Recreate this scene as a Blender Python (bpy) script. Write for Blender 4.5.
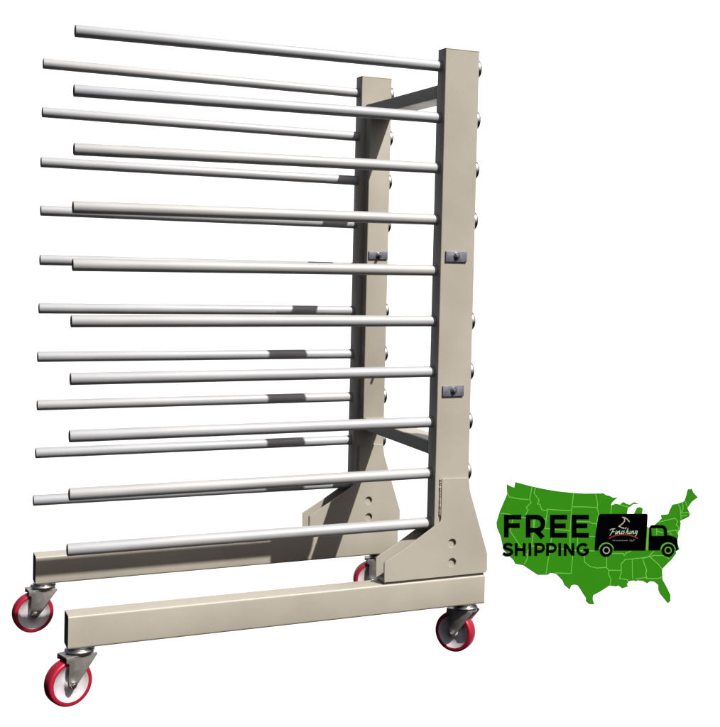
import bpy, bmesh, math, random
from mathutils import Vector, Matrix
random.seed(4)
S = bpy.context.scene
COL = S.collection
for o in list(bpy.data.objects): bpy.data.objects.remove(o)
PI = math.pi
OFF = Vector((0.36, -0.27, 1.4610))          # rack design coordinates -> world (wheels stand at z = 0)

# ------------------------------------------------------------------ camera
cam = bpy.data.objects.new('camera', bpy.data.cameras.new('camera')); COL.objects.link(cam)
rx, ry, rz = -0.02725, -0.0250, -0.44101
R = Matrix.Rotation(rz, 3, 'Z') @ Matrix.Rotation(rx, 3, 'X') @ Matrix.Rotation(ry, 3, 'Y')
X_, Y_, Z_ = R.col[0], R.col[1], R.col[2]     # right, view, up
CAM = Vector((-1.27238, -2.71117, -0.4665)) + OFF
M4 = Matrix((( X_[0], Z_[0], -Y_[0], CAM[0]), (X_[1], Z_[1], -Y_[1], CAM[1]), (X_[2], Z_[2], -Y_[2], CAM[2]), (0, 0, 0, 1)))
cam.matrix_world = M4
cam.data.sensor_fit = 'HORIZONTAL'; cam.data.sensor_width = 36
cam.data.lens = 36 * 1214.15 / 720
cam.data.shift_x = (360 - 437.33) / 720
cam.data.shift_y = (290.15 - 363.5) / 720
cam.data.clip_start = 0.05; cam.data.clip_end = 200
S.camera = cam
S.render.resolution_x = 1014; S.render.resolution_y = 1024

# ------------------------------------------------------------------ light
sdir = Vector((0.446, -1.0, 1.29)).normalized()       # towards the sun
elev = math.asin(sdir.z); azim = math.atan2(sdir.x, sdir.y)
w = bpy.data.worlds.new('World'); S.world = w; w.use_nodes = True
nt = w.node_tree; nt.nodes.clear()
out = nt.nodes.new('ShaderNodeOutputWorld'); bg = nt.nodes.new('ShaderNodeBackground'); sky = nt.nodes.new('ShaderNodeTexSky')
sky.sky_type = 'NISHITA'; sky.sun_disc = False; sky.sun_elevation = elev; sky.sun_rotation = azim
sky.dust_density = 4; sky.air_density = 0.5; sky.ozone_density = 0
bg.inputs['Strength'].default_value = 0.05
nt.links.new(sky.outputs[0], bg.inputs[0]); nt.links.new(bg.outputs[0], out.inputs[0])
sun = bpy.data.objects.new('sun', bpy.data.lights.new('sun', 'SUN')); COL.objects.link(sun)
sun.data.energy = 5.0; sun.data.angle = math.radians(0.5); sun.data.color = (1.0, 0.965, 0.92)
sun.rotation_euler = sdir.to_track_quat('Z', 'Y').to_euler()
sun.location = OFF + sdir * 6
S.view_settings.view_transform = 'Standard'; S.view_settings.look = 'None'
S.view_settings.exposure = 0.87; S.view_settings.gamma = 1
S.render.engine = 'CYCLES'

# ------------------------------------------------------------------ materials
def lin(c): return tuple(((x/255)/12.92 if x/255 <= .04045 else ((x/255+.055)/1.055)**2.4) for x in c) + (1,)
def mat(name, col, rough=.5, metal=0., spec=.5, coat=0., var=.0, vscale=8., bump=.0, bscale=400., rvar=0., stretch=None):
    m = bpy.data.materials.new(name); m.use_nodes = True; n = m.node_tree; b = n.nodes['Principled BSDF']
    b.inputs['Base Color'].default_value = tuple(col[:3]) + (1,)
    b.inputs['Roughness'].default_value = rough; b.inputs['Metallic'].default_value = metal
    b.inputs['Specular IOR Level'].default_value = spec; b.inputs['Coat Weight'].default_value = coat
    b.inputs['Coat Roughness'].default_value = .15
    tc = n.nodes.new('ShaderNodeTexCoord')
    src = tc.outputs['Object']
    if stretch:
        mp = n.nodes.new('ShaderNodeMapping'); mp.inputs['Scale'].default_value = stretch
        n.links.new(src, mp.inputs[0]); src = mp.outputs[0]
    if var or rvar:
        no = n.nodes.new('ShaderNodeTexNoise'); no.inputs['Scale'].default_value = vscale; no.inputs['Detail'].default_value = 6
        n.links.new(src, no.inputs['Vector'])
        if var:
            mr = n.nodes.new('ShaderNodeMapRange'); mr.inputs['From Min'].default_value = .3; mr.inputs['From Max'].default_value = .7
            mr.inputs['To Min'].default_value = 1 - var; mr.inputs['To Max'].default_value = 1 + var
            n.links.new(no.outputs['Fac'], mr.inputs['Value'])
            mx = n.nodes.new('ShaderNodeVectorMath'); mx.operation = 'SCALE'; mx.inputs[0].default_value = col[:3]
            n.links.new(mr.outputs[0], mx.inputs['Scale']); n.links.new(mx.outputs[0], b.inputs['Base Color'])
        if rvar:
            m2 = n.nodes.new('ShaderNodeMapRange'); m2.inputs['From Min'].default_value = .3; m2.inputs['From Max'].default_value = .7
            m2.inputs['To Min'].default_value = rough - rvar; m2.inputs['To Max'].default_value = rough + rvar
            n.links.new(no.outputs['Fac'], m2.inputs['Value']); n.links.new(m2.outputs[0], b.inputs['Roughness'])
    if bump:
        n2 = n.nodes.new('ShaderNodeTexNoise'); n2.inputs['Scale'].default_value = bscale; n2.inputs['Detail'].default_value = 3
        n.links.new(src, n2.inputs['Vector'])
        bp = n.nodes.new('ShaderNodeBump'); bp.inputs['Strength'].default_value = bump; bp.inputs['Distance'].default_value = .001
        n.links.new(n2.outputs['Fac'], bp.inputs['Height']); n.links.new(bp.outputs[0], b.inputs['Normal'])
    return m
BEIGE = mat('beige_powder_coat', (.245, .227, .190), .45, spec=.3, var=.06, vscale=7, bump=.22, bscale=320, rvar=.08)
WELD = mat('painted_weld', (.25, .225, .185), .5, var=.15, vscale=120, bump=.6, bscale=500)
ALU = mat('satin_aluminium', (.268, .272, .278), .55, metal=.12, spec=.45, var=.10, vscale=30, bump=.05, bscale=300, rvar=.08, stretch=(.15, 1, 1))
n_ = ALU.node_tree; b_ = n_.nodes['Principled BSDF']     # each tube has its own slight tint, as drawn tube from different batches
oi = n_.nodes.new('ShaderNodeObjectInfo'); cr = n_.nodes.new('ShaderNodeValToRGB')
cr.color_ramp.elements[0].color = (.975, .99, 1.035, 1); cr.color_ramp.elements[1].color = (1.02, 1.0, .965, 1)
mu = n_.nodes.new('ShaderNodeVectorMath'); mu.operation = 'MULTIPLY'
src_ = b_.inputs['Base Color'].links[0].from_socket
n_.links.new(oi.outputs['Random'], cr.inputs['Fac']); n_.links.new(cr.outputs['Color'], mu.inputs[1]); n_.links.new(src_, mu.inputs[0]); n_.links.new(mu.outputs[0], b_.inputs['Base Color'])
BORE = mat('tube_bore', (.10, .095, .09), .6, metal=.4, var=.1, vscale=60)
ZINC = mat('zinc_plated_steel', (.62, .61, .59), .25, metal=1, var=.08, vscale=60, rvar=.08)
PRESS = mat('pressed_steel_fork', (.25, .235, .222), .40, metal=.7, var=.10, vscale=50, rvar=.1)
CLAMP = mat('bluish_steel_plate', (.155, .160, .20), .4, metal=.55, var=.15, vscale=80, rvar=.1)
BOLT = mat('dark_bolt_steel', (.13, .135, .15), .25, metal=.6, var=.1, vscale=80)
RED = mat('red_polyurethane', (.23, .005, .018), .42, spec=.4, var=.06, vscale=40)
HUB = mat('off_white_nylon', (.36, .335, .35), .4, var=.10, vscale=40)
GREEN = mat('green_sign_face', (.021, .172, .0035), .8, spec=.05, var=.015, vscale=2)
LINE = mat('pale_green_line', (.10, .36, .045), .7, spec=.1)
STRIP = mat('mid_green_line', (.10, .30, .03), .7, spec=.1)
BLACK = mat('black_sign_vinyl', (.0006, .0006, .001), 1, spec=0)
TAN = mat('tan_mark', (.28, .27, .20), .7, spec=.1)
MINT = mat('mint_mark', (.30, .44, .33), .7, spec=.1)
REDMARK = mat('dark_red_mark', (.25, .02, .02), .7, spec=.1)
GREYMARK = mat('grey_mark', (.10, .11, .12), .7, spec=.1)
WHITE = mat('white_backdrop_paint', (.95, .95, .955), .9, spec=.05)

# ------------------------------------------------------------------ helpers
def finish(bm, name, m, parent=None, loc=None, bevel=0, bseg=2, angle=35, rot=None, flat=False):
    bmesh.ops.recalc_face_normals(bm, faces=bm.faces)
    ca = math.radians(angle)
    if bevel:
        es = [e for e in bm.edges if len(e.link_faces) == 2 and e.calc_face_angle(0) > ca]
        bmesh.ops.bevel(bm, geom=es, offset=bevel, segments=bseg, affect='EDGES', profile=.5, clamp_overlap=True)
    for f in bm.faces: f.smooth = not flat
    for e in bm.edges:
        if len(e.link_faces) == 2 and e.calc_face_angle(0) > ca: e.smooth = False
    me = bpy.data.meshes.new(name); bm.to_mesh(me); bm.free()
    for mm in (m if isinstance(m, (list, tuple)) else [m]): me.materials.append(mm)
    o = bpy.data.objects.new(name, me); COL.objects.link(o)
    if parent: o.parent = parent
    if loc is not None: o.location = loc
    if rot is not None: o.rotation_euler = rot
    return o
def rrect(cx, cy, hx, hy, r, n=5):
    P = []
    for sx, sy, a0 in ((1, 1, 0), (-1, 1, PI/2), (-1, -1, PI), (1, -1, 3*PI/2)):
        for k in range(n+1):
            a = a0 + PI/2*k/n
            P.append((cx+sx*(hx-r)+r*math.cos(a), cy+sy*(hy-r)+r*math.sin(a)))
    return P
def mapax(ax):
    return {'x': lambda u, v, t: (t, u, v), 'y': lambda u, v, t: (u, t, v), 'z': lambda u, v, t: (u, v, t)}[ax]
def extr(bm, prof, ax, t0, t1, open0=False, open1=False, inner=None, depth=None):
    """extrude a closed profile along an axis; open ends get a wall thickness and a bore"""
    f = mapax(ax); n = len(prof)
    A = [bm.verts.new(f(u, v, t0)) for u, v in prof]; B = [bm.verts.new(f(u, v, t1)) for u, v in prof]
    for i in range(n): bm.faces.new((A[i], A[(i+1) % n], B[(i+1) % n], B[i]))
    for op, L, t, s in ((open0, A, t0, 1), (open1, B, t1, -1)):
        if not op: bm.faces.new(L); continue
        I = [bm.verts.new(f(u, v, t)) for u, v in inner]; d = depth or (t1-t0)*.3
        J = [bm.verts.new(f(u, v, t+s*d)) for u, v in inner]
        for i in range(n):
            j = (i+1) % n
            bm.faces.new((L[i], L[j], I[j], I[i]))
            q = bm.faces.new((I[i], I[j], J[j], J[i])); q.material_index = 1
        q = bm.faces.new(J); q.material_index = 1
def box(bm, x0, x1, y0, y1, z0, z1):
    extr(bm, [(x0, y0), (x1, y0), (x1, y1), (x0, y1)], 'z', z0, z1)
def lathe(bm, prof, ax='z', n=32, c=(0, 0, 0)):
    """prof: list of (radius, t)"""
    f = mapax(ax); rings = []
    for r, t in prof:
        if r < 1e-6: rings.append([bm.verts.new(Vector(f(0, 0, t)) + Vector(c))])
        else: rings.append([bm.verts.new(Vector(f(r*math.cos(2*PI*k/n), r*math.sin(2*PI*k/n), t)) + Vector(c)) for k in range(n)])
    for a, b in zip(rings, rings[1:]):
        for k in range(n):
            l = (k+1) % n
            vs = [a[k % len(a)], a[l % len(a)], b[l % len(b)], b[k % len(b)]]
            vs = [v for i, v in enumerate(vs) if v not in vs[:i]]
            if len(vs) >= 3: bm.faces.new(vs)
def plate(bm, outline, holes, ax, t0, t1):
    """flat plate with holes"""
    f = mapax(ax); es = []
    for loop in [outline] + holes:
        vs = [bm.verts.new(f(u, v, t0)) for u, v in loop]
        es += [bm.edges.new((vs[i], vs[(i+1) % len(vs)])) for i in range(len(vs))]
    r = bmesh.ops.triangle_fill(bm, use_beauty=True, use_dissolve=False, edges=es)
    fs = [g for g in r['geom'] if isinstance(g, bmesh.types.BMFace)]
    ex = bmesh.ops.extrude_face_region(bm, geom=fs)
    d = Vector(f(0, 0, t1-t0))
    for g in ex['geom']:
        if isinstance(g, bmesh.types.BMVert): g.co += d
def circ(cx, cy, r, n=24): return [(cx+r*math.cos(2*PI*k/n), cy+r*math.sin(2*PI*k/n)) for k in range(n)]
def arc(cx, cy, r, a0, a1, n=14):
    return [(cx+r*math.cos(math.radians(a0+(a1-a0)*k/n)), cy+r*math.sin(math.radians(a0+(a1-a0)*k/n))) for k in range(n+1)]
def tag(o, **k):
    for a, b in k.items(): o[a] = b

# ------------------------------------------------------------------ backdrop: a painted white wall, square to the view, far behind
VN = Vector((Y_[0], Y_[1], 0)).normalized()
WD = 9.0
wc = CAM + Y_*WD
back = bpy.data.objects.new('backdrop', None)
bm = bmesh.new()
# local frame: x right, y up, z towards the camera
box(bm, -4.9, 4.9, -6.2, 4.2, -.25, 0)
bk = finish(bm, 'backdrop', WHITE, bevel=.01)
bpy.data.objects.remove(back)
RM = Matrix(((X_[0], Z_[0], -Y_[0]), (X_[1], Z_[1], -Y_[1]), (X_[2], Z_[2], -Y_[2])))
bk.matrix_world = Matrix.Translation(wc) @ RM.to_4x4()
bk.name = 'backdrop'
tag(bk, kind='structure')

# ------------------------------------------------------------------ the rack
D = .55028
rack = bpy.data.objects.new('drying_rack', None); COL.objects.link(rack)
tag(rack, label='beige steel drying rack with twenty silver tube arms, standing on red wheeled casters', category='drying rack')
X0, X1 = -.8675, .1432                      # base beams
ZB, ZC = -1.2600, -1.3330
XI0, XI1 = .0138, .0790                     # connecting frame
def base_beam(y):
    bm = bmesh.new()
    yc, hy, zc, hz = y-.00635, .02815, (ZB+ZC)/2, (ZB-ZC)/2
    extr(bm, rrect(yc, zc, hy, hz, .0055), 'x', X0, X1, True, True, rrect(yc, zc, hy-.0032, hz-.0032, .003), .12)
    return finish(bm, 'base_beam', [BEIGE, BORE], rack, OFF)
def upright(y):
    bm = bmesh.new()
    y0, y1 = y-.0306, y+.0146
    extr(bm, rrect(.0461, (y0+y1)/2, .0461, (y1-y0)/2, .0026), 'z', -1.2535, .0402)
    o = finish(bm, 'upright', BEIGE, rack, OFF)
    bm = bmesh.new()
    extr(bm, rrect(.0461, (y0+y1)/2, .0466, (y1-y0)/2+.0004, .0030), 'z', .0404, .0432)
    finish(bm, 'end_cap', BEIGE, rack, OFF, bevel=.0009)
    return o
GP = [(.0157, -1.0100), (.0893, -1.0120), (.0940, -1.0450), (.1468, -1.2060), (.1478, -1.2480), (.1438, -1.2540),
      (-.1315, -1.2540), (-.1325, -1.2080), (-.1290, -1.2040), (-.0719, -1.1715), (.0050, -1.1235), (.0135, -1.1170), (.0157, -1.1110)]
def weldline(name, pts, r, parent, seed):
    rnd = random.Random(seed); bm = bmesh.new()
    for a, b in zip(pts, pts[1:]):
        a, b = Vector(a), Vector(b); n = max(2, int((b-a).length/(r*1.1)))
        for k in range(n):
            p = a.lerp(b, k/n)
            mt = Matrix.Translation(p + Vector((rnd.uniform(-.15, .15)*r, 0, 0))) @ Matrix.Diagonal((1, .8, 1.15, 1))
            bmesh.ops.create_icosphere(bm, subdivisions=2, radius=r*rnd.uniform(.45, 1.2), matrix=mt)
    return finish(bm, name, WELD, parent)
def gusset(y0, y1, seed):
    bm = bmesh.new()
    plate(bm, GP, [circ(.0475, -1.1722, .0108), circ(.0490, -1.2205, .0108)], 'y', y0, y1)
    g = finish(bm, 'gusset_plate', BEIGE, rack, OFF, bevel=.0009, flat=True)
    return g
for y, s in ((0, 1), (D, 2)):
    base_beam(y); u = upright(y)
    g1 = gusset(y-.0366, y-.0310, s)
    weldline('weld_bead', [(.0140, y-.0330, -1.0135), (.0140, y-.0330, -1.105)], .0023, g1, s)
    g2 = gusset(y+.0165, y+.0205, s+7)
    weldline('weld_bead', [(.0140, y+.0165, -1.0135), (.0140, y+.0165, -1.105)], .0022, g2, s+20)
    bm = bmesh.new(); box(bm, -.1290, .1405, y-.0312, y+.0185, -1.2598, -1.2542)
    finish(bm, 'spacer_plate', BEIGE, rack, OFF, bevel=.0006)
# connecting frame: two cross bars and two posts welded against the inner faces of the uprights
ya, yb = .0148, D-.0308
for zt in (-.0375, -.9280):
    bm = bmesh.new()
    extr(bm, rrect((XI0+XI1)/2, zt-.0170, (XI1-XI0)/2, .0170, .0032), 'y', ya+.0330, yb-.0330)
    finish(bm, 'cross_bar', BEIGE, rack, OFF)
for y0, y1 in ((ya, ya+.0328), (yb-.0328, yb)):
    bm = bmesh.new()
    extr(bm, rrect((XI0+XI1)/2, (y0+y1)/2, (XI1-XI0)/2, (y1-y0)/2, .0032), 'z', -.9618, -.0377)
    finish(bm, 'frame_post', BEIGE, rack, OFF, bevel=.001)
# arms
RA = .0136
nearA = [(.9, .1, 1.0), (1.2, -1.2, .3), (.2, -1.5, 1.2), (.2, -1.5, .4), (-.5, -1.4, .2), (.1, -.1, .3), (-.1, -.2, .2), (-.1, 0, .3), (-.8, -1.0, -.6), (.2, .7, -.2)]
farA = [(-.8, 1.5, -1.0), (-.6, 1.8, -.8), (-.2, .7, -1.2), (-.7, 1.0, -.9), (-.7, .3, -.8), (-.5, .4, -.7), (0, .3, -.6), (-.3, .2, -.1), (.4, .7, -.2), (1.9, 1.4, 0)]
arms = []
def arm_mesh(L, dz, rnd):
    bm = bmesh.new()
    n = 28
    f = lambda k, r, x: (x, r*math.cos(2*PI*k/n), r*math.sin(2*PI*k/n) + dz*(-x/L))
    rings = [(RA, .004), (RA, -L+.0012), (RA-.0005, -L+.0003), (RA-.0010, -L), (RA-.0018, -L), (RA-.0022, -L+.0004)]
    V = [[bm.verts.new(f(k, r, x)) for k in range(n)] for r, x in rings]
    V.append([bm.verts.new(f(k, RA-.0022, -L+.10)) for k in range(n)])
    for i, (a, b) in enumerate(zip(V, V[1:])):
        for k in range(n):
            q = bm.faces.new((a[k], a[(k+1) % n], b[(k+1) % n], b[k]))
            if i == 5: q.material_index = 1
    bm.faces.new(V[0]); q = bm.faces.new(V[-1]); q.material_index = 1
    return bm
for row, y, sc, sb in ((nearA, 0, .00217, .00247), (farA, D, .00258, .00288)):
    for i, (ex, ey, eb) in enumerate(row):
        rnd = random.Random(i*7+int(y*10))
        L = .8672 + ex*sc
        zb = -.125*i + eb*sb*.8; za = -.125*i + ey*sc
        bm = arm_mesh(L, za-zb, rnd)
        a = finish(bm, 'arm', [ALU, BORE], rack, OFF + Vector((0, y, zb)))
        # nut and washer on the far side of the upright
        bm = bmesh.new(); xs = .0923
        if i == 4:
            lathe(bm, [(0, xs), (.0150, xs), (.0150, xs+.0018), (.008, xs+.0026), (0, xs+.0028)], 'x', 24)
        else:
            lathe(bm, [(0, xs), (.0228, xs), (.0240, xs+.0018), (.0243, xs+.0085), (.0232, xs+.0112), (.0200, xs+.0130), (.0135, xs+.0138), (.0120, xs+.0112), (.0080, xs+.0106), (0, xs+.0104)], 'x', 36)
        finish(bm, 'end_nut', ZINC, a, angle=50)
# clamp plates with their bolts
def clamp(x0, z0, yf, stub, h):
    bm = bmesh.new(); box(bm, x0, x0+.0575, yf-.0042, yf, z0-h, z0)
    c = finish(bm, 'clamp_plate', CLAMP, rack, OFF, bevel=.0008)
    cx, cz = x0+.0290, z0-.0120
    bm = bmesh.new()
    hexp = [(cx+.0068*math.cos(PI/3*k+.3), cz+.0068*math.sin(PI/3*k+.3)) for k in range(6)]
    extr(bm, hexp, 'y', yf-.0092, yf-.0042)
    lathe(bm, [(.0092, yf-.0043), (.0092, yf-.0054), (.0080, yf-.0056)], 'y', 24, (cx, 0, cz))
    extr(bm, circ(cx, cz, .0040, 16), 'y', yf-.0092-stub, yf-.0090)
    finish(bm, 'bolt', BOLT, c, bevel=.0005)
clamp(.0120, -.4510, -.0310, .003, .0262)
clamp(.0130, -.7820, -.0310, .003, .0262)
clamp(.0185, -.4545, yb-.0332, .016, .0225)
clamp(.0185, -.7855, yb-.0332, .016, .0225)

# casters
def caster_meshes():
    bm = bmesh.new(); extr(bm, circ(0, 0, .0265, 40), 'z', -.0040, -.0004)
    pl = finish(bm, 'caster', ZINC, None, bevel=.0006)
    bm = bmesh.new(); lathe(bm, [(0, -.0041), (.026, -.0041), (.0305, -.0060), (.0325, -.0085), (.0325, -.0105), (.0300, -.0125), (.0270, -.0130), (.0270, -.0150), (0, -.0150)], 'z', 40)
    race = finish(bm, 'swivel_race', ZINC, pl, angle=50)
    # fork: crown with two legs
    bm = bmesh.new()
    crown = [(-.040, -.021), (-.040, .021)] + [(x, y) for x, y in arc(0, 0, .030, 136, -136, 18)]
    crown = [(-.042, .0215), (-.020, .0235)] + arc(.004, 0, .0262, 70, -70, 12) + [(-.020, -.0235), (-.042, -.0215)]
    extr(bm, crown, 'z', -.0195, -.0151)
    leg = [(-.041, -.0160), (.0285, -.0160), (.0300, -.0200), (.0200, -.0330), (-.0160, -.0785)] + arc(-.0255, -.0765, .0100, -25, -165, 8) + [(-.0350, -.0300), (-.0420, -.0270)]
    for s in (-1, 1):
        y = s*.0218
        extr(bm, leg, 'y', y-.0013, y+.0013)
    fork = finish(bm, 'fork', PRESS, pl, bevel=.0007)
    cx, cz, r = -.0260, -.0763, .0508
    bm = bmesh.new()
    prof = [(.0405, .0150), (.0460, .0158), (.0490, .0145), (r-.0004, .0110), (r, .0050), (r, -.0050), (r-.0004, -.0110), (.0490, -.0145), (.0460, -.0158), (.0405, -.0150), (.0405, .0150)]
    lathe(bm, prof, 'y', 56, (cx, 0, cz)); tyre = finish(bm, 'tyre', RED, pl, angle=50)
    bm = bmesh.new()
    prof = [(0, .0175), (.0095, .0175), (.0110, .0165), (.0120, .0090), (.0150, .0065), (.0300, .0075), (.0360, .0120), (.0403, .0147), (.0403, -.0147), (.0360, -.0120), (.0300, -.0075), (.0150, -.0065), (.0120, -.0090), (.0110, -.0165), (.0095, -.0175), (0, -.0175)]
    lathe(bm, prof, 'y', 48, (cx, 0, cz)); hub = finish(bm, 'hub', HUB, pl, angle=50)
    bm = bmesh.new()
    hx = lambda rr, ph: [(cx+rr*math.cos(PI/3*k+ph), cz+rr*math.sin(PI/3*k+ph)) for k in range(6)]
    lathe(bm, [(0, -.0325), (.0040, -.0325), (.0042, -.0290), (.0075, -.0285), (.0080, -.0275), (.0080, -.0232), (.0040, -.0230), (.0040, .0230), (.0080, .0232), (.0080, .0280), (.0072, .0290), (0, .0292)], 'y', 6, (cx, 0, cz))
    ax = finish(bm, 'axle_bolt', ZINC, pl)
    return pl
proto = caster_meshes()
spots = [((-.8380, -.0064, ZC), 18), ((.1040, -.0064, ZC), -52), ((-.8440, D-.0064, ZC), 6), ((.1000, D-.0064, ZC), -12)]
for i, (p, a) in enumerate(spots):
    c = proto if i == 0 else proto.copy()
    if i:
        COL.objects.link(c)
        for ch in list(proto.children):
            d = ch.copy(); COL.objects.link(d); d.parent = c
    c.parent = rack
    c.location = OFF + Vector(p) + Vector((0, 0, 0)); c.rotation_euler = (0, 0, math.radians(a))

# ------------------------------------------------------------------ map sign on the backdrop
K = WD/1214.15                               # metres per drawing unit of the sign
sign = bpy.data.objects.new('map_sign', None); COL.objects.link(sign)
sc_ = wc + X_*((600-437.33)*K) - Z_*((605-290.15)*K)
sign.matrix_world = Matrix.Translation(sc_) @ RM.to_4x4()
tag(sign, label='green map of the United States reading FREE SHIPPING beside a black delivery truck', category='sign')
def P(x, y): return ((x-600)*K, (605-y)*K)
def slab(name, outline, holes, m, z0, z1, parent, bevel=0):
    bm = bmesh.new(); plate(bm, [P(*p) for p in outline], [[P(*p) for p in h] for h in holes], 'z', z0, z1)
    return finish(bm, name, m, parent, bevel=bevel)
US = [(500,511),(496.8,522),(497.2,527),(501,536),(502.3,542),(503.5,549),(510,556),(514,560),(515.5,563.5),(523.5,564.8),(538,574.5),(548.5,574.3),(550.5,572.5),(556,573.2),(560,577),(563,580.5),(564.5,584.5),(570,589),(571.5,585),(574.5,584.2),(578,585),(580.5,588.5),(583.5,593.5),(586.2,597.5),(586,600.5),(589.5,603.7),(594.2,604),(592.7,599),(593.2,595),(600,591.5),(604,589),(610,585.2),(616.5,586),(619,585.2),(622.5,588),(628,586.2),(626.8,583.5),(628.5,581),(634,580),(636.5,581),(637.5,580),(643,580.5),(647.5,583),(650.5,580.8),(654.5,581.2),(658.5,584.5),(658.5,589),(660,593),(664.5,598.5),(668,602.8),(670.5,601),(670.5,595),(666.5,586.5),(662.5,579.5),(662.2,569),(668.5,562.5),(672,559),(676.5,553),(675.5,551.5),(679.5,549),(678.3,546),(677,541),(678.5,536),(678,532),(680,529.5),(680.8,523),(680,520.8),(689,516.5),(690,514),(687.5,508),(692,501.5),(697.8,497.2),(693.5,492.5),(691.5,488.2),(690,489.2),(688,489),(686.5,495),(684.5,501),(678,503.5),(672.5,504.5),(670,509.5),(668.5,514),(661,515),(662,518),(654.5,525),(648,528),(644.5,521),(642,513.5),(642.8,508.5),(640,507),(637,507.5),(634.2,513.5),(630,517),(627,513.5),(628,507.5),(630.5,506.3),(634,503.6),(638.5,503.9),(634,502),(630,504.5),(627,504),(623,501.8),(620,504.5),(615.5,503.5),(611.2,505.5),(612,502.5),(617.8,497),(613.5,497.8),(609,495.5),(606,495),(603,492.8),(602,493.3),(585,493.5),(572,492.7),(560,491.5),(547,489.5),(532.5,486.5),(515.5,482),(514.5,487.5),(512.5,487),(507,484.2),(507.5,493.5)]
T = .0025
slab('map_panel', US, [], GREEN, .0004, T, sign)
def stroke(bm, pts, wdt, z0, z1, closed=False):
    """mitred polyline strip with thickness"""
    pts = [p for i, p in enumerate(pts) if i == 0 or (Vector(p)-Vector(pts[i-1])).length > .02]
    n = len(pts); Lf, Rt = [], []
    for i, p in enumerate(pts):
        p = Vector(p)
        a = Vector(pts[i-1]) if (i > 0 or closed) else None
        b = Vector(pts[(i+1) % n]) if (i < n-1 or closed) else None
        d0 = (p-a).normalized() if a is not None else None; d1 = (b-p).normalized() if b is not None else None
        if d0 is None: d0 = d1
        if d1 is None: d1 = d0
        n0 = Vector((-d0.y, d0.x)); n1 = Vector((-d1.y, d1.x)); mm = (n0+n1)
        mm = mm.normalized() if mm.length > 1e-6 else n0
        k = wdt/2/max(.45, mm.dot(n0))
        Lf.append(p+mm*k); Rt.append(p-mm*k)
    def mk(q, z): x, y = P(*q); return bm.verts.new((x, y, z))
    lt = [mk(q, z1) for q in Lf]; rt = [mk(q, z1) for q in Rt]; lb = [mk(q, z0) for q in Lf]; rb = [mk(q, z0) for q in Rt]
    rng = range(n if closed else n-1)
    for i in rng:
        j = (i+1) % n
        bm.faces.new((lt[i], lt[j], rt[j], rt[i])); bm.faces.new((lb[i], rb[i], rb[j], lb[j]))
        bm.faces.new((lt[i], lb[i], lb[j], lt[j])); bm.faces.new((rt[i], rt[j], rb[j], rb[i]))
    if not closed:
        bm.faces.new((lt[0], rt[0], rb[0], lb[0])); bm.faces.new((lt[-1], lb[-1], rb[-1], rt[-1]))
def strokes(name, lst, wdt, m, z1, parent, z0=None):
    bm = bmesh.new()
    for i, s in enumerate(lst):
        stroke(bm, s, wdt, (T-.0005 if z0 is None else z0), z1 + .00008*(i % 9))
    return finish(bm, name, m, parent)
BORD = [[(507.5,493.5),(509.5,497),(520,499),(528.5,499.5)],[(532,486.8),(529.5,499),(531,502.5),(526.2,507.5),(528,510),(525.5,515)],[(535.3,487.4),(534,493),(539,500),(537.5,504),(540,504.5),(541.5,509.5),(545,510.5),(547.5,509.7)],[(547.5,509.3),(567,510.5),(571.5,510.5)],[(547.5,509.5),(545,528)],[(500,513.2),(508,514),(522,517.5),(546,519)],[(533.5,518),(533.5,528),(544.5,528.3),(567,530.5),(570,531)],[(513.5,516),(510,531),(521.5,548),(527.5,556)],[(535,518),(533.5,531),(531,548),(528,550),(527,559),(524,564.5)],[(551.5,530),(551.5,538),(549.5,551),(546,573.5)],[(531,546),(567,549.5),(582,551)],[(573,551),(571,573.5),(560,573),(555,572.8)],[(573.5,493),(571.5,510),(570,531),(570,550)],[(572.5,506.8),(584,506.8),(596.5,507.5)],[(595.5,493.8),(597.5,504),(597,508),(598.5,514),(596.5,523),(597,535)],[(576,521.5),(589,521.8),(592.5,523.5),(596,523.5)],[(578,536),(595.5,536.6)],[(577.5,537),(577.5,550.5)],[(573,550.5),(595,551)],[(584,551),(584.5,562),(590,566.5),(597,568),(606.5,567.3)],[(606.5,552),(606.5,568),(608.5,569.5),(608.5,574.5),(610.8,579),(610,584.8)],[(608.5,570.3),(621,570.3)],[(612,553.5),(623,553.5),(624,555.5),(626,553),(631,551)],[(648,557),(632,559),(625,559.5),(621,564),(621.2,573),(619.2,578.5),(627.5,579.7),(628,583)],[(642.5,558.5),(648.5,557),(654,555.5),(663,555.5),(669.5,559)],[(648.5,556.5),(654,551)],[(632,559.5),(632.5,579)],[(642.5,559),(646.5,570),(645.5,574),(647,578.5),(659.5,578.5),(661.8,576.5)],[(635.5,579),(645,577.5),(647,578.5)],[(650,557),(658,564),(662,569)],[(611.5,505.7),(610.5,516)],[(620,504.8),(628,507)],[(657,522.5),(675,518.2),(677.5,521.5),(676,525),(679,527.5),(677.5,531)],[(678,503.8),(680,508),(681,520)],[(682.5,502.2),(683,508),(681,513)],[(685,501.5),(687.5,507)],[(680.5,513),(689,512.5)],[(681,516),(687,515.2)],[(667,531.5),(676,530),(678,535)],[(656.5,525.5),(656.5,535)],[(656.5,531),(663,533)],[(669,532),(672,535)]]
strokes('state_borders', BORD, .85, LINE, T+.0004, sign)
LT = T+.0012
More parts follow.
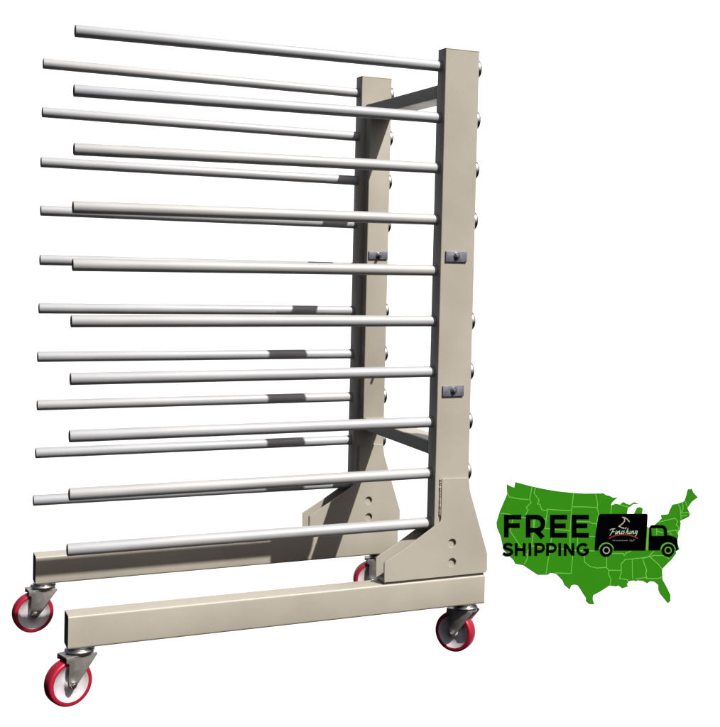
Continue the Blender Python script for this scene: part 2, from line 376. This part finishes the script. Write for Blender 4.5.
# FREE
def letter(name, lst, wdt): return strokes(name, lst, wdt, BLACK, LT, sign)
w1 = 4.7
letter('letter', [[(506.4,537.3),(506.4,517),(521.3,517)],[(508,525.5),(519.8,525.5)]], w1)
letter('letter', [[(528.2,537.3),(528.2,517),(536.5,517)]+arc(536.5,523.6,6.6,-90,90,12)+[(530,530.2)],[(536,530),(542.8,537.6)]], w1)
for x in (552.4, 574.1):
    letter('letter', [[(x+14.8,517),(x,517),(x,535.2),(x+14.8,535.2)],[(x+1,525.7),(x+13.3,525.7)]], w1)
w2 = 2.8
S_ = [(512.3,545.6)]+[(509.9,544.2),(507.5,543.9),(505,545),(504.6,546.9),(506,548.4),(508.4,549.1),(510.9,550),(512,551.7),(511.2,553.6),(508.6,554.8),(505.8,554.5),(503.2,552.9)]
letter('letter', [S_], w2)
letter('letter', [[(516.2,543),(516.2,555.8)],[(524.3,543),(524.3,555.8)],[(516.5,549.4),(524,549.4)]], w2)
letter('letter', [[(530,543),(530,555.8)]], w2)
for x in (535.8, 547.6):
    letter('letter', [[(x,555.8),(x,544.2),(x+4.2,544.2)]+arc(x+4.2,547.8,3.6,-90,90,10)+[(x+.5,551.4)]], w2)
letter('letter', [[(559.8,543),(559.8,555.8)]], w2)
letter('letter', [[(565.2,555.8),(565.2,543.6)],[(565.2,543.8),(573,555)],[(573,543),(573,555.6)]], w2)
letter('letter', [arc(583,549.4,5.2,-42,-330,22)+[(587.6,549.9),(583.4,549.9)]], w2)
# truck
truck = slab('truck_emblem', [(599.8,514.2),(600.8,513.8),(646,513.6),(647.3,514.2),(647.6,515.4),(647,526),(645.3,550.3)] + [(613.9,550.3)] + arc(606.2,550,7.6,0,-180,16) + [(594.8,550.3),(595.4,536),(598.4,516)], [], BLACK, .0005, LT+.0012, sign)
slab('truck_cab', [(648.8,550.2),(649,538),(649.7,527),(650.6,525.6),(652,525),(662.8,525.1),(665.3,526.4),(666.8,529),(667.2,535),(673.5,536.3),(676.6,538),(677.5,540.5),(677.9,549.3),(677,550.3),(676.3,550.2)] + arc(668,550,8,0,-180,16)[1:], [[(651.2,527.8),(651.8,535.8),(664.2,535.8),(663.9,530),(662.9,527.9)]], BLACK, .0005, LT+.0012, truck)
for cx, a0, a1 in ((606.2, 8, 352), (668, 5, 355)):
    slab('truck_wheel', circ(cx, 550.2, 6.2, 32), [], BLACK, .0005, LT+.0020, truck)
    bm = bmesh.new(); stroke(bm, circ(cx, 550.2, 3.1, 24), 1.0, T, LT+.0026, closed=True); finish(bm, 'wheel_ring', TAN if cx < 620 else STRIP, truck)
    bm = bmesh.new(); stroke(bm, arc(cx, 550.1, 7.2, -172, -8, 24), .8, T, LT+.0014); finish(bm, 'wheel_arch_line', LINE, truck)
strokes('cab_gap_line', [[(647.9,527.5),(646.9,550.2)]], 1.9, STRIP, T+.0008, truck)
# lettering and mark on the truck body
def mark(name, lst, wdt, m): return strokes(name, lst, wdt, m, LT+.0026, truck, z0=LT)
mark('figure_mark', [[(622,517.1),(624.8,517.6),(627.2,519.2),(629,521.2),(628.7,521.8)],[(624.2,517.8),(624.6,520.6),(623,523),(618.9,526.2),(621.2,527.4),(624.2,528.3)],[(624.9,528.6),(626.3,527.4)]], 1.0, TAN)
fin = [[(609.6,530.2),(611.4,528.9),(615,528.6)],[(613.3,529),(611.6,532.4),(609.8,535.4)],[(611.6,531.8),(614.4,531.4)],
       [(616.3,530.6),(615.2,533.8),(616.4,533.4),(618.1,530.8)],[(618.1,530.8),(617.1,533.9)],[(617.6,532.6),(619.6,530.7),(619.2,533.6),(620.6,533)],
       [(622,530.6),(621.1,533.7),(622.4,533)],[(624.5,530.6),(623.2,531.2),(624.2,532.6),(622.9,533.7)],[(628,528),(625.6,533.8)],[(626.4,532),(628,530.8),(627.5,533.6),(628.8,533)],
       [(630.2,530.6),(629.4,533.6),(630.6,533)],[(632,530.7),(631,533.8)],[(631.5,532.4),(633.4,530.8),(633,533.6),(634.2,533)],[(637.2,530.8),(635.4,531),(634.8,533),(636.4,533),(637.6,530.8),(636.2,534.8),(635,536.2)]]
mark('script_lettering', fin, .58, MINT)
mark('red_swoosh', [[(608.8,538.4),(612,536.6),(616,535.2),(622,534.6),(628,534.8),(633,536),(637.8,538.4)]], .8, REDMARK)
mark('small_lettering', [[(612.6,539.8),(613.4,541)],[(614.6,539.6),(614.2,541)],[(615.6,540.4),(617.4,540.5)],[(618.2,540),(618,541)],[(619,540.5),(621.4,540.4)],[(622.2,540),(622,541)],[(623,540.5),(627.6,540.4)],[(630,539.6),(629.6,541)],[(631.6,539.6),(631.2,541),(632.2,541)],[(633.4,539.6),(633,541)],[(633.4,539.6),(635,539.8)]], .6, GREYMARK)
